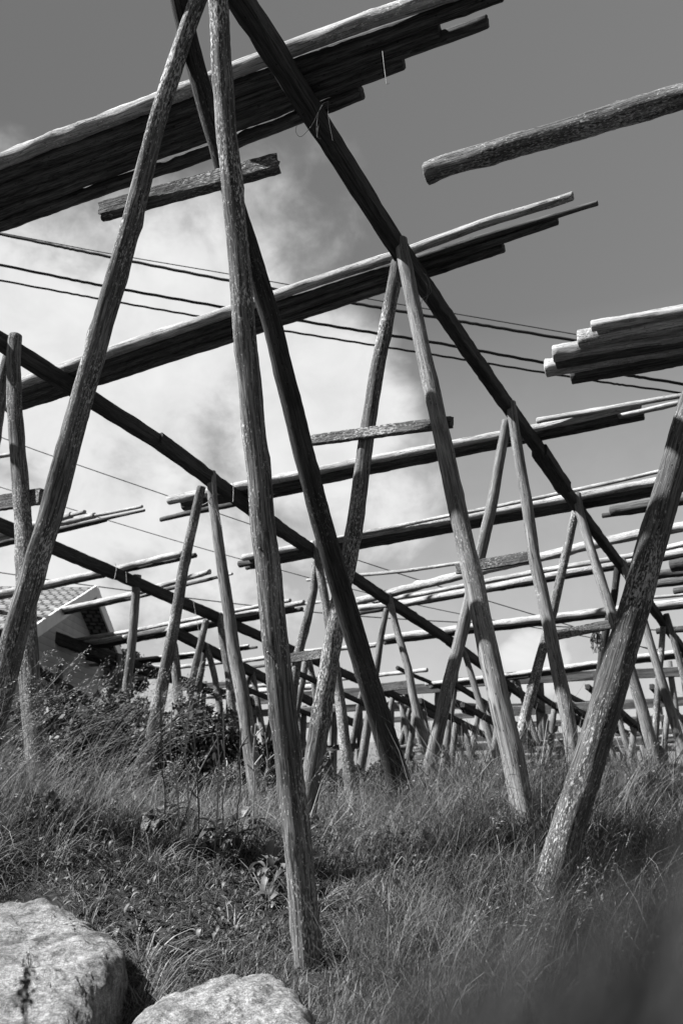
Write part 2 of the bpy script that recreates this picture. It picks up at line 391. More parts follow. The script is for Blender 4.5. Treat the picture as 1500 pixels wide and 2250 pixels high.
for x, y in ((570, 1204), (588, 1433)):
    p = W(x, y, zc(y)-.062); v, f = tube_geo([p+np.array([0, .02, 0]), p, p-np.array([0, .004, 0])], [.003, .0045, .003], 8); newobj('nail', v, f, M_white, R1)
# second row
R2 = rack('drying_rack', 'second rack row, ridge beam entering at the left edge below the cables', GR, (460, 1060))
beam(R2, [(-160, 650), (352, 972)], .12, .15); beam(R2, [(345, 966), (612, 1160)], .13, .16); beam(R2, [(596, 1150), (996, 1414)], .13, .15); beam(R2, [(986, 1408), (1190, 1560)], .13, .15)
frame(R2, (30, 762), [(32, 738), (29, 770), (40, 960), (47, 1115), (54, 1260), (66, 1450), (76, 1570)], [(22, 775), (4, 850), (-20, 1000), (-70, 1300)], (.06, .085), ((-60, 1116), (91, 1090)), mat=M_leg, seg=16, brh=.14)
frame(R2, (462, 1060), [(464, 1038), (468, 1100), (487, 1233), (513, 1433), (537, 1550), (551, 1650), (561, 1720)],
      [(442, 1070), (434, 1110), (406, 1233), (390, 1333), (370, 1440), (349, 1550), (318, 1690)], (.055, .085), mat=M_leg2, matl=M_leg, seg=14)
frame(R2, (697, 1212), [(695, 1190), (700, 1233), (712, 1310), (738, 1483), (750, 1560), (760, 1650)],
      [(694, 1235), (688, 1300), (673, 1367), (657, 1433), (647, 1500), (634, 1600)], (.055, .08), ((632, 1447), (712, 1436)), mat=M_leg, seg=12, brh=.13)
frame(R2, (853, 1322), [(852, 1305), (860, 1333), (877, 1400), (895, 1467), (905, 1517), (922, 1583), (940, 1655)],
      [(849, 1338), (836, 1400), (827, 1467), (812, 1560)], (.05, .08), ((836, 1511), (900, 1504)), mat=M_leg2, seg=12, brh=.13)
frame(R2, (1000, 1420), [(1002, 1405), (1023, 1440), (1040, 1500), (1057, 1560), (1076, 1625)], [(1004, 1425), (996, 1520), (978, 1655)], (.05, .085), mat=M_leg2, seg=10)
frame(R2, (1130, 1510), [(1130, 1480), (1147, 1535), (1163, 1583), (1178, 1625)], [(1128, 1485), (1104, 1570)], (.05, .08), seg=10)
# third row
R3 = rack('drying_rack', 'third rack row, beam dropping from the left edge below the tiled roof line', GR, (300, 1285))
beam(R3, [(-150, 1090), (255, 1261)], .15, .18); beam(R3, [(248, 1258), (480, 1358)], .15, .17); beam(R3, [(474, 1355), (640, 1428)], .14, .16); beam(R3, [(632, 1424), (990, 1585)], .14, .16)
frame(R3, (302, 1285), [(302, 1264), (298, 1300), (288, 1433), (276, 1550), (270, 1640)], [(372, 1390), (382, 1433), (395, 1550)], (.07, .08), mat=M_leg2, matl=M_leg, seg=12)
frame(R3, (480, 1360), [(481, 1348), (484, 1370), (492, 1433), (503, 1483), (512, 1567), (525, 1690)], [(453, 1362), (437, 1433), (426, 1483), (414, 1550), (396, 1645)], (.06, .09), mat=M_leg, seg=12)
frame(R3, (676, 1445), [(674, 1435), (681, 1460), (695, 1537), (705, 1600)], [(674, 1450), (656, 1540), (645, 1600)], (.06, .08), seg=10)
frame(R3, (800, 1505), [(799, 1490), (812, 1560), (826, 1620)], [(800, 1500), (790, 1540), (775, 1633)], (.06, .085), seg=10)
frame(R3, (905, 1553), [(905, 1540), (925, 1640)], [(903, 1545), (880, 1640)], (.06, .085), seg=10)
# fourth row
R4 = rack('drying_rack', 'fourth rack row, short beam starting beside a leaning leg left of centre', GR, (453, 1425))
beam(R4, [(384, 1388), (535, 1468)], .16, .19); beam(R4, [(528, 1464), (705, 1553)], .16, .19); beam(R4, [(698, 1549), (800, 1600)], .15, .18)
frame(R4, (453, 1425), [(452, 1416), (462, 1447), (470, 1477), (481, 1540), (487, 1590)], [(452, 1425), (437, 1500), (428, 1570)], (.06, .08), seg=10)
frame(R4, (553, 1478), [(553, 1470), (562, 1520), (575, 1590)], [(552, 1478), (540, 1505), (520, 1590)], (.06, .08), seg=10)
frame(R4, (640, 1520), [(640, 1512), (650, 1560), (662, 1610)], [(638, 1520), (622, 1600)], (.06, .08), seg=10)
# fifth row, by the house
R5 = rack('drying_rack', 'dark low rack row in front of the pale house wall', GR, (277, 1453))
beam(R5, [(40, 1372), (335, 1478)], .2, .24, M_dark); beam(R5, [(327, 1475), (560, 1545)], .2, .22, M_dark)
frame(R5, (100, 1400), [(92, 1392), (100, 1450), (108, 1500), (118, 1560), (126, 1620)], [(134, 1460), (128, 1550), (122, 1610)], (.07, .09), mat=M_leg2, seg=10)
frame(R5, (260, 1450), [(262, 1440), (266, 1500), (262, 1580)], [(255, 1450), (240, 1560), (232, 1600)], (.07, .09), seg=10)
# row overhead to the right of the camera: only one leg comes into view
b0 = W(1680, 330, 4.3)
R0 = thing('drying_rack', 'rack row at the right edge, one thick lichened leg leaning right', 'fish rack', (1.1, 4.0, .2), GR)
zr = lambda y: 4.2-.47*(y-330)/1600
wlog(R0, [(x, y, zr(y)) for x, y in [(1680, 330), (1548, 790), (1458, 1100), (1383, 1367), (1310, 1617), (1255, 1790), (1218, 1915)]], .058, .084, M_legr, .4, seg=24, step=.035, wob=.001)
g0 = b0+E*.0
timber('ridge_beam', g0-D*3.2-np.array([0, 0, SL*3.2]), g0+D*7+np.array([0, 0, SL*7]), .11, .13, M_beam, R0)
log('leg', [g0+np.array([0, 0, .1]), np.array([g0[0]+E[0]*1.4, g0[1]+E[1]*1.4, .1])], .05, .07, M_leg, R0, seg=12)

# ------------------------------------------------------------------ poles lying across the beams
ORD = ['topmost', 'second', 'third', 'fourth', 'fifth', 'sixth', 'seventh']
def near_on(P, q):      # closest point of a polyline
    best = None
    for a, b in zip(P[:-1], P[1:]):
        t = np.clip(((q-a)@(b-a))/((b-a)@(b-a)), 0, 1); c = a+(b-a)*t; d = np.linalg.norm(q-c)
        if best is None or d < best[0]: best = (d, c)
    return best
def bundle(desc, poles, h=.15, fat=1.2, mat=None, seg=14, step=.07, fill=(), trim=.03):
    FW = np.array([0, math.cos(TH), math.sin(TH)]); n = len(poles); done = []
    for i, p in enumerate(poles):
        pts, dia = p[0], p[1]; m_ = p[2] if len(p) > 2 else (mat or M_pole)
        P = [onP(x, y, h) for x, y in pts]; kk = 1.0 if i == 0 else fat
        lab = f'{ORD[i]} weathered pole of the {desc}' if n > 1 else f'weathered pole, the {desc}'
        if i == n-1 and n > 1: lab = f'lowest weathered pole of the {desc}'
        r_ = [kk*d*((P[k]-EYE)@FW)/F/2 for k, d in ((0, dia[0]), (-1, dia[1]))]   # dia is in photo pixels
        done.append((P, r_))
        o = log('drying_pole', P, r_[0], r_[1], m_, seg=seg, step=step, wob=.003, rough=.06)
        tag(o, lab, 'pole', 'drying poles lying across the rack beams')
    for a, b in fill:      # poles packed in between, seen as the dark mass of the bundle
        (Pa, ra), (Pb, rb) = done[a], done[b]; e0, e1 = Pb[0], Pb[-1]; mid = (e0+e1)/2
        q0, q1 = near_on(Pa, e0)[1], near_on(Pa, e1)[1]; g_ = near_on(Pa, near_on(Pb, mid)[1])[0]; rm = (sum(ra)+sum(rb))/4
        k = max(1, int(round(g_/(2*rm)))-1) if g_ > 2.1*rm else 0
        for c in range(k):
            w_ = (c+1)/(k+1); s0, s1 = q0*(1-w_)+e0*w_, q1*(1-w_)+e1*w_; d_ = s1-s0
            o = log('drying_pole', [s0+d_*rng.uniform(.01, .04), (s0+s1)/2, s1-d_*(trim+rng.uniform(-.02, .02))], rm*1.12, rm*1.12, M_pole_shade, seg=12, step=.1, wob=.002, rough=.04)
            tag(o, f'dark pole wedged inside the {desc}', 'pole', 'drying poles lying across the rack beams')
def ext(a, b, x):      # carry a line on to column x
    return (x, a[1]+(b[1]-a[1])*(x-a[0])/(b[0]-a[0]))
def ln(a, b, x0=None, x1=None):
    p = [a, b]
    if x0 is not None: p = [ext(a, b, x0)]+p
    if x1 is not None: p = p+[ext(a, b, x1)]
    return p
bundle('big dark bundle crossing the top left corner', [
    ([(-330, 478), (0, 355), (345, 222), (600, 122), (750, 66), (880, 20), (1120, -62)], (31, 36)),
    ([(-330, 506), (0, 386), (1100, -18)], (27, 31), M_pole_shade),
    ([(-330, 536), (0, 416), (963, 66)], (26, 29), M_pole_shade),
    ([(-330, 562), (0, 441), (1068, 47)], (21, 25), M_pole_shade),
    ([(-330, 584), (0, 466), (884, 136)], (20, 27), M_pole_shade),
    ([(-330, 608), (0, 493), (500, 318), (793, 203)], (24, 27), M_pole_shade)], seg=18, step=.05)
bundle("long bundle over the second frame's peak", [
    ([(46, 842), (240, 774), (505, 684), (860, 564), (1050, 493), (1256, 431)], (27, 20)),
    ([(44, 856), (505, 703), (1030, 531), (1310, 447)], (29, 12), M_pole_shade),
    ([(30, 878), (505, 722), (1222, 484)], (28, 20), M_pole_shade),
    ([(20, 896), (505, 741), (1104, 543)], (28, 25), M_pole_shade)], seg=16, step=.05, fat=1.0, fill=[(1, 2), (2, 3)], trim=.36)
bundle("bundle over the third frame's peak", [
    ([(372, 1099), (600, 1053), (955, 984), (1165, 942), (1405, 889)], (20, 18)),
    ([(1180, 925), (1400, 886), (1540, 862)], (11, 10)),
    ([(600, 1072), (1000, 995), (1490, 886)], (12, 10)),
    ([(405, 1112), (960, 1003), (1412, 914)], (19, 17), M_pole_shade),
    ([(355, 1141), (700, 1066)], (9, 14), M_pole_shade)], fill=[(0, 3)])
bundle('bundle passing just below the beam splice', [
    ([(690, 1192), (1030, 1125), (1250, 1080), (1530, 1018)], (8, 9)),
    ([(535, 1226), (613, 1209), (1030, 1135), (1440, 1058), (1540, 1040)], (12, 16)),
    ([(527, 1240), (1000, 1153), (1445, 1072), (1540, 1055)], (13, 17), M_pole_shade),
    ([(542, 1247), (1000, 1162), (1430, 1084), (1530, 1066)], (9, 15), M_pole_shade)], fill=[(1, 2), (2, 3)])
bundle('loose bundle sagging behind the third frame', [
    ([(675, 1275), (787, 1264), (893, 1254), (1000, 1239), (1120, 1228)], (7, 9)),
    ([(787, 1320), (857, 1304), (933, 1284), (1000, 1267), (1187, 1224), (1283, 1201), (1403, 1174), (1530, 1152)], (15, 19)),
    ([(820, 1322), (933, 1304), (1063, 1278), (1160, 1260), (1290, 1237), (1393, 1220), (1530, 1189)], (8, 11)),
    ([(790, 1336), (890, 1325), (1067, 1292), (1300, 1248), (1530, 1208)], (11, 14)),
    ([(790, 1346), (1000, 1309), (1300, 1256), (1500, 1218)], (10, 12), M_pole_shade)], fill=[(3, 4)])
bundle('group crossing the middle of the fourth frame', [
    ([(1400, 1316), (1540, 1303)], (7, 8)),
    ([(838, 1403), (1000, 1382), (1187, 1359), (1333, 1342), (1540, 1319)], (12, 15)),
    ([(845, 1411), (1000, 1391), (1187, 1368), (1333, 1350), (1540, 1327)], (10, 12), M_pole_shade)], fill=[(1, 2)])
bundle('short pole ending behind the dark slanting stay', [([(515, 1456), (667, 1432), (828, 1417)], (9, 11))])
bundle('thin pole just under the short one there', [([(510, 1471), (615, 1459)], (6, 7), M_pole_shade)])
bundle('group left of the dark stay near the horizon', [
    ([(450, 1517), (657, 1499), (800, 1487), (938, 1472)], (8, 9)),
    ([(440, 1530), (540, 1521), (655, 1512), (700, 1508)], (9, 10))])
bundle('long low pair at lower right', [([(935, 1503), (1010, 1495), (1123, 1482), (1310, 1456), (1393, 1444), (1540, 1427)], (8, 12)),
    ([(945, 1510), (1010, 1503), (1123, 1490), (1310, 1465), (1393, 1453), (1540, 1436)], (7, 10), M_pole_shade)], fill=[(0, 1)])
bundle('bundle with staggered ends at upper left edge', [
    ([(-80, 1190), (67, 1156), (157, 1132)], (15, 15)),
    ([(20, 1166), (186, 1125)], (8, 8)),
    ([(-60, 1196), (208, 1133)], (11, 12)),
    ([(-60, 1186), (210, 1133), (312, 1113)], (8, 6)),
    ([(-60, 1206), (317, 1121)], (8, 5), M_pole_shade),
    ([(-60, 1212), (233, 1144)], (9, 6), M_pole_shade)], h=.17)
bundle('pair running in front of the tiled roof', [
    ([(-60, 1313), (37, 1297), (200, 1262), (402, 1216)], (14, 14)),
    ([(-60, 1324), (430, 1220)], (12, 9), M_pole_shade)], h=.18, fill=[(0, 1)])
bundle('bundle just below the tiled roof', [
    ([(-60, 1373), (87, 1351), (287, 1307), (460, 1256)], (13, 12)),
    ([(60, 1363), (300, 1312), (477, 1268)], (10, 6), M_pole_shade),
    ([(200, 1335), (510, 1261)], (6, 5))], h=.18)
bundle('double bundle below the third beam', [
    ([(105, 1416), (287, 1387), (637, 1319)], (9, 9)),
    ([(140, 1420), (300, 1398), (667, 1323)], (11, 9)),
    ([(150, 1430), (300, 1404), (663, 1338)], (12, 9), M_pole_shade),
    ([(500, 1352), (727, 1319)], (6, 5))], h=.18, fill=[(1, 2)])
bundle('pale bundle behind the leaning left leg', [
    ([(300, 1449), (430, 1434), (546, 1418)], (6, 5)),
    ([(296, 1456), (433, 1441), (564, 1422)], (10, 5), M_pole_shade)], h=.2, fill=[(0, 1)])
bundle('long low pole over the dark shrubs', [([(156, 1464), (247, 1459), (377, 1468), (490, 1454)], (7, 10))], h=.2)
bundle('low poles in front of the shrubs', [
    ([(165, 1495), (277, 1484), (330, 1481)], (6, 7)),
    ([(243, 1498), (340, 1488)], (6, 6)),
    ([(425, 1517), (520, 1522)], (6, 6)),
    ([(430, 1532), (600, 1533)], (6, 6))], h=.2)
bundle('short stub poking in at the left edge', [([(-60, 1011), (27, 999)], (10, 9))], h=.15)
# bundles over the overhead row at right
bundle('single thick pole hanging in open sky at right', [([(936, 378), (1200, 300), (1400, 243), (1700, 150)], (46, 58), M_leg)], seg=22, step=.04)
bundle('thick bundle at the right edge above the cables', [
    ([(1300, 716), (1500, 682), (1640, 656)], (24, 28)),
    ([(1271, 746), (1500, 702), (1640, 674)], (34, 42)),
    ([(1216, 777), (1500, 730), (1640, 702)], (30, 36)),
    ([(1199, 808), (1500, 758), (1640, 730)], (32, 38)),
    ([(1256, 829), (1500, 784), (1640, 755)], (28, 32), M_pole_shade)], seg=18, step=.04, fill=[(0, 1), (1, 2), (2, 3), (3, 4)])
bundle('pair poking left behind the right edge leg', [
    ([(1341, 1122), (1420, 1110), (1600, 1082)], (22, 26), M_pole_shade),
    ([(1323, 1133), (1480, 1112)], (9, 10), M_pole_shade)])
bundle('dark stack at the right edge below the bundle pair', [
    ([(1473, 1243), (1600, 1226)], (28, 32), M_pole_shade),
    ([(1438, 1264), (1600, 1242)], (16, 20), M_pole_shade),
    ([(1436, 1284), (1600, 1262)], (14, 18), M_pole_shade),
    ([(1480, 1299), (1600, 1282)], (12, 14), M_pole_shade)])
bundle('single dark pole low at the right edge', [([(1442, 1387), (1600, 1374)], (13, 16), M_dark)])
# poles slid along the beams further back
for lab, a, b, dia, m_ in [('dark pole lying lengthwise beside the second beam', (872, 1467), (968, 1512), 9, M_dark),
                       ('dark pole slid down beside the low right beam', (1122, 1560), (1010, 1548), 11, M_dark)]:
    P = [onP(*a, .16), onP(*b, .16)]; r_ = dia*P[0][1]/F/2
    tag(log('drying_pole', P, r_, r_, m_, seg=12), lab, 'pole', 'drying poles lying across the rack beams')

# ------------------------------------------------------------------ cables
def cable(name, label, pts, dpx, z, mat, group, x0=-900, x1=2400):
    a, b = pts[0], pts[1]; c, d = pts[-2], pts[-1]
    pts = [ext(a, b, x0)]+list(pts)+[ext(c, d, x1)]
    P = []
    for x, y in pts: P.append(W(x, y, z-(x-750)*.0008))
    L = spl(P, 220); tt = np.arange(len(L))
    L[:, 2] += .004*np.sin(tt*1.3) if dpx > 4 else 0
    o = tubes(name, [L], dpx*z/F/2, mat, seg=8); return tag(o, label, 'cable', group)
CG = 'utility cables strung across the sky'
cable('overhead_cable', 'uppermost of the three thick black cables crossing the sky', [(0, 514), (200, 556), (505, 617), (775, 666), (985, 702), (1265, 749)], 6.5, 13, M_cable, CG)
cable('overhead_cable', 'middle of the three thick black cables crossing the sky', [(0, 582), (222, 627), (490, 675), (750, 720), (950, 752), (1195, 797), (1380, 825), (1500, 844)], 6.3, 13, M_cable, CG)
cable('overhead_cable', 'lowest of the three thick black cables crossing the sky', [(0, 616), (215, 656), (430, 694), (625, 727), (855, 764), (1060, 797), (1320, 839), (1485, 862)], 4.6, 13, M_cable, CG)
cable('overhead_cable', 'hair-thin wire running just above the thick cables', [(5, 512), (240, 557), (502, 602), (805, 656), (980, 686), (1265, 735)], 2.2, 13, M_wire, CG)
WG = 'thin wires low in the sky'
cable('thin_wire', 'steepest thin wire, starting highest at the left edge', [(0, 960), (110, 1000), (370, 1090), (550, 1152), (777, 1228), (928, 1277), (1070, 1320), (1260, 1377)], 2.3, 16, M_wire, WG, -500, 1700)
cable('thin_wire', 'thin wire parallel below the steepest one', [(0, 1070), (142, 1114), (403, 1193), (618, 1253), (803, 1302), (1000, 1347), (1303, 1402)], 2.0, 19, M_wire, WG, -500, 1700)
cable('thin_wire', 'nearly level thin wire above the house roof', [(0, 1258), (157, 1281), (405, 1313), (667, 1343), (893, 1361), (1180, 1375), (1433, 1384)], 2.6, 24, M_wire, WG, -500, 1700)

# ------------------------------------------------------------------ house
near = W(20, 1395, 14.0); fare = W(235, 1460, 21.6); zt = (near[2]+fare[2])/2; near[2] = fare[2] = zt
g = fare-near; Wd = np.linalg.norm(g); g /= Wd; lx = np.array([-g[1], g[0], 0]); apex = (near+fare)/2; apex[2] = W(149, 1290, 17.8)[2]
H = thing('house', 'white boarded house with a tiled gable roof behind the racks', 'house', (float((near+fare)[0]/2), float((near+fare)[1]/2), -3.0))
def boxm(name, P0, ax, ay, az, mat, parent):   # box from a corner and three edge vectors
    P0 = np.array(P0, float); V_ = [P0+i*np.array(ax)+j*np.array(ay)+k*np.array(az) for k in (0, 1) for j in (0, 1) for i in (0, 1)]
    return newobj(name, V_, [(0, 2, 3, 1), (4, 5, 7, 6), (0, 1, 5, 4), (2, 6, 7, 3), (0, 4, 6, 2), (1, 3, 7, 5)], mat, parent, smooth=False)
msd = Mat('white_siding', .6, .3); tcs = msd.n('ShaderNodeTexCoord').outputs['Object']
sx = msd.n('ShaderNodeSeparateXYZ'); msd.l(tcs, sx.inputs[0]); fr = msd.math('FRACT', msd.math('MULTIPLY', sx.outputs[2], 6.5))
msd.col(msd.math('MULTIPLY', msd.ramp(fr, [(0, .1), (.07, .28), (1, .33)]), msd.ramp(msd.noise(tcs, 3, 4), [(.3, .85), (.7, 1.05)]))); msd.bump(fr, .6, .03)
gb = near.copy(); gb[2] = -3.2; LEN = 11
i_ = g*.25
w0, w1 = near+g*.3, fare-g*.3; a_ = apex.copy(); a_[2] -= .12; bz = np.array([0, 0, 1.0])
Vw = [np.array([w0[0], w0[1], -.9]), np.array([w1[0], w1[1], -.9]), w1, a_, w0]; Vb = [v+lx*LEN for v in Vw]
newobj('wall', Vw+Vb, [(0, 1, 2, 3, 4), (9, 8, 7, 6, 5), (0, 4, 9, 5), (1, 6, 7, 2), (4, 3, 8, 9), (3, 2, 7, 8), (0, 5, 6, 1)], msd.m, H, smooth=False)
Vf = [np.array([w0[0], w0[1], -4.2])-lx*.05-g*.05, np.array([w1[0], w1[1], -4.2])-lx*.05+g*.05]
boxm('foundation', Vf[0], Vf[1]-Vf[0], lx*(LEN+.1), (0, 0, 3.3), simple('grey_render', .12, .9, .15, 4), H)
mt = Mat('roof_tiles', .7, .3); tr = mt.attr('grain').outputs['Vector']
br = mt.n('ShaderNodeTexBrick'); br.inputs['Scale'].default_value = 1; br.inputs['Brick Width'].default_value = .2; br.inputs['Row Height'].default_value = .2; br.inputs['Mortar Size'].default_value = .03
br.inputs['Color1'].default_value = grey(.13); br.inputs['Color2'].default_value = grey(.2); br.inputs['Mortar'].default_value = grey(.02); mt.l(tr, br.inputs['Vector']); mt.col(br.outputs[0]); mt.bump(br.outputs['Fac'], -.8, .03)
o_ = -lx*.45
for s_, e_ in ((0, near), (1, fare)):
    ed = (e_-apex); sl = np.linalg.norm(ed); ed = ed/sl; P0_ = apex+o_+bz*.05; nrm = np.cross(ed, lx); nrm *= np.sign(nrm[2])
    V_, G_ = [], []
    na, nb = 2, 60
    for b in range(nb+1):
        for a in range(na):
            d_ = b/nb*(sl+.35); sag_ = .03*(1-(d_/.3) % 1)
            for k_ in (0, 1):
                pass
            V_.append(P0_+ed*d_+lx*(a*(LEN+.9))+nrm*sag_); G_.append((a*(LEN+.9), d_, 0))
    nn = len(V_); V_ += [v-nrm*.14 for v in V_]; G_ += G_
    Fq = []
    for b in range(nb): q0 = b*2; Fq += [(q0, q0+1, q0+3, q0+2), (nn+q0, nn+q0+2, nn+q0+3, nn+q0+1), (q0, q0+2, nn+q0+2, nn+q0), (q0+1, nn+q0+1, nn+q0+3, q0+3)]
    Fq += [(0, nn, nn+1, 1), (nb*2, nb*2+1, nn+nb*2+1, nn+nb*2)]
    newobj('roof', V_, Fq, mt.m, H, grain=G_, smooth=False)
    timber('bargeboard', apex+o_*1.12+bz*.0, apex+o_*1.12+ed*(sl+.3), .05, .26, M_white, H, up=tuple(nrm))
wn = near+g*2.6; wn = np.array([wn[0], wn[1], .2])
boxm('window', wn-lx*.06, g*1.0, lx*.05, (0, 0, 1.05), M_white, H)
boxm('window_pane', wn-lx*.07+g*.1+bz*.1, g*.8, lx*.012, (0, 0, .85), simple('dark_glass', .03, .1, .1, 3, .6), H)
boxm('chimney', apex+lx*6-g*.3+bz*-.4, g*.6, lx*.6, (0, 0, 1.3), simple('chimney_brick', .2, .9, .3, 8), H)

# ------------------------------------------------------------------ far racks with level beams
def farrack(label, bpts, z, posts, hb=.2, rp=.07, mat=None):
    P = [W(x, y, z) for x, y in bpts]; c = P[0]
    t = thing('drying_rack', label, 'fish rack', (c[0], c[1], float(ground_z(c[0], c[1]))), 'far racks on the lower ground')
    for a, b in zip(P[:-1], P[1:]): timber('ridge_beam', a, b+(b-a)*.01, .12, hb, mat or M_far, t, step=.5)
    for x, y in posts:
        q_ = W(x, y, z+.12); gz = float(ground_z(q_[0], q_[1])); log('post', [q_+bz*.1, np.array([q_[0]+rng.uniform(-.1, .1), q_[1], min(gz, q_[2]-1)-.3])], rp*.85, rp*1.1, M_leg2, t, seg=8, step=.4)
farrack('far level rack whose beam runs behind the right edge leg', [(1005, 1500), (1300, 1484), (1540, 1474)], 19, [(1187, 1497), (1177, 1500), (1330, 1486), (1470, 1462), (1500, 1470)], .24, .085)
farrack('second far level rack, its beam one step lower', [(1055, 1567), (1293, 1553), (1540, 1538)], 24, [(1100, 1567), (1197, 1562), (1285, 1555), (1400, 1548), (1480, 1543)], .28, .09)
farrack('lowest far rack at right with short posts', [(1150, 1592), (1350, 1583), (1540, 1574)], 28, [(1165, 1592), (1220, 1590), (1262, 1588), (1385, 1583), (1440, 1580)], .22, .09)
farrack('far rack seen between the dark stay and centre legs', [(535, 1540), (700, 1527), (880, 1516), (1010, 1508)], 21, [(560, 1540), (730, 1528), (893, 1517), (960, 1512)], .26, .09)
farrack('faint far rack just left of the dark stay foot', [(560, 1600), (800, 1585), (1060, 1570)], 27, [(600, 1600), (690, 1595), (850, 1585), (905, 1582), (1010, 1575)], .2, .09)
for k, (lab, y0, z) in enumerate([('far low rack crossing below the second far one', 1612, 22), ('far low rack just above the palings', 1630, 17), ('farthest thin rack in the pale haze', 1542, 33)]):
    farrack(lab, [(840, y0+18), (1180, y0+6), (1540, y0-8)], z, [(x+rng.uniform(-12, 12), y0+6+(1180-x)*.03) for x in range(870, 1530, 115)], .16, .06)
farrack('far low rack behind the shrubs left of centre', [(380, 1512), (560, 1500), (700, 1494)], 20, [(x, 1510-(x-380)*.05) for x in (395, 450, 505, 600, 655)], .16, .08)
farrack('far low rack between centre leg and dark stay', [(520, 1570), (760, 1556), (900, 1548)], 18, [(x, 1568-(x-520)*.05) for x in (545, 620, 668, 735, 790, 860)], .16, .08)
# leaning pairs of legs under the distant rows
for k, (x, y0, z) in enumerate([(610, 1545, 16), (735, 1520, 15), (870, 1530, 16), (920, 1560, 15), (1060, 1545, 15), (1010, 1590, 14), (1100, 1600, 13.5), (1225, 1560, 15), (1345, 1560, 14.5), (1400, 1600, 14), (1475, 1560, 14.5), (1290, 1600, 14)]):
    a = W(x, y0, z); gz = float(ground_z(a[0], a[1])); t = thing('trestle', f'small distant leaning trestle, {ORD[k] if k < 7 else ["eighth", "ninth", "tenth", "eleventh", "twelfth"][k-7]} of the scattered ones', 'trestle', (a[0], a[1], gz), 'distant trestles under the low rows')
    h_ = a[2]-gz; 
    for sg in (-1, 1): log('leg', [a+E*(.05*sg)+D*.05*sg, a-bz*(h_+.3)+E*sg*h_*.28], .055, .075, M_leg2, t, seg=8, step=.3)
    timber('brace', a-bz*h_*.45-E*h_*.2, a-bz*h_*.42+E*h_*.22, .04, .10, M_brace, t, step=.3)
    timber('cross_beam', a-D*1.6+bz*.34, a+D*1.6-bz*.28, .08, .09, M_beam, t, step=.3)
for k, (x, y, x2, y2) in enumerate([(95, 1392, 330, 1462), (85, 1404, 322, 1475), (110, 1420, 345, 1487), (180, 1440, 420, 1500), (70, 1460, 250, 1575), (92, 1475, 262, 1590)]):
    P = [onP(x, y, .25+.02*k), onP(x2, y2, .25)] if k < 4 else [W(x, y, 11.5), W(x2, y2, 12.5)]
    tag(log('drying_pole', P, .075, .07, M_dark, seg=8, step=.3), f'dark pole lying lengthwise before the house, {ORD[k]} one down', 'pole', 'dark poles piled by the house')
# bundles on the far racks run away downhill
for lab, x, y, z, n_ in [('dark bundle on the far level rack at right', 1262, 1560, 19, 4), ('dark bundle between the right edge legs', 1352, 1600, 21, 5), ('dark bundle behind the foot of the dark stay', 1000, 1545, 19, 5), ('dark bundle at the second far rack', 1230, 1520, 24, 3)]:
    for k in range(n_):
        a = W(x+k*7-10, y+k*6-8, z); b = a+D*4.2+np.array([0, 0, -.55])+E*.25
        tag(log('drying_pole', [a, b], .06, .055, M_dark, seg=8, step=.3), f'{lab}, one of its dark poles', 'pole', lab)
# palings and stacked rails far right
fx = thing('fence', 'low row of upright palings behind the right edge leg', 'fence', tuple(W(1250, 1690, 15)))
for k, x in enumerate(range(1240, 1470, 21)):
    x = x+rng.uniform(-4, 4); q_ = W(x, 1640+rng.uniform(-4, 8), 15); log('paling', [q_, q_-bz*1.0], .06, .07, M_leg2, fx, seg=8, step=.3)
timber('rail', W(1130, 1648, 15.15), W(1480, 1644, 15.15), .06, .11, M_far, fx, step=.4); timber('rail', W(1120, 1664, 15.2), W(1330, 1662, 15.2), .06, .09, M_leg2, fx, step=.4)

# ------------------------------------------------------------------ twine
def wisp(name, label, lines, z, r, mat, sway=0):
    L = [spl([W(x, y, z+dz) for x, y, dz in l], 40) for l in lines]
    return tag(tubes(name, L, r, mat, seg=5), label, 'twine')
wisp('twine', 'dark wire loop snagged on the nearest ridge beam', [[(720, 222, -.1), (722, 260, -.1), (731, 309, -.1)], [(712, 225, -.1), (700, 245, -.12), (685, 275, -.1), (662, 300, -.1), (650, 290, -.1), (652, 275, -.1)], [(700, 272, -.1), (697, 300, -.1), (705, 305, -.1)], [(722, 222, -.1), (705, 232, -.15), (697, 262, -.1), (695, 302, -.12)]], 4.25, .0013, M_twined)
wisp('twine', 'pale string with a knotted end dangling from the top bundle', [[(840, 112, 0), (843, 140, 0), (847, 172, 0)], [(847, 170, 0), (849, 184, 0), (855, 183, 0)]], 4.2, .0016, M_twine)
wisp('twine', 'tangled loops of twine at the second frame peak', [[(930, 600, 0), (943, 618, 0), (940, 650, 0), (932, 662, 0)], [(925, 610, 0), (938, 630, 0), (936, 665, 0)], [(935, 602, 0), (947, 640, 0), (930, 655, 0), (924, 668, 0)]], 5.45, .0018, M_twined)
wisp('twine', 'frayed pale twine at the second row peak by the left', [[(452, 1088, 0), (463, 1110, 0), (478, 1125, 0), (481, 1140, 0)], [(466, 1060, 0), (470, 1100, 0), (488, 1160, 0)], [(470, 1085, 0), (460, 1100, 0), (476, 1132, 0)], [(445, 1110, 0), (458, 1102, 0), (465, 1090, 0)], [(512, 1057, 0), (513, 1080, 0), (512, 1103, 0)]], 8.7, .0035, M_twine)
wisp('twine', 'thin pale strings trailing on the third row beam', [[(253, 1238, 0), (256, 1250, 0), (252, 1272, 0)], [(277, 1256, 0), (279, 1280, 0)], [(425, 1320, 0), (433, 1365, 0), (440, 1405, 0)]], 12, .004, M_twine)
ln_ = []
for k in range(26):
    x = 1309+rng.uniform(-8, 10); ln_.append([(x, 1388+rng.uniform(-5, 12), 0), (x+rng.uniform(-7, 7), 1408, .1), (x+rng.uniform(-8, 8), 1425+rng.uniform(-6, 12), 0)])
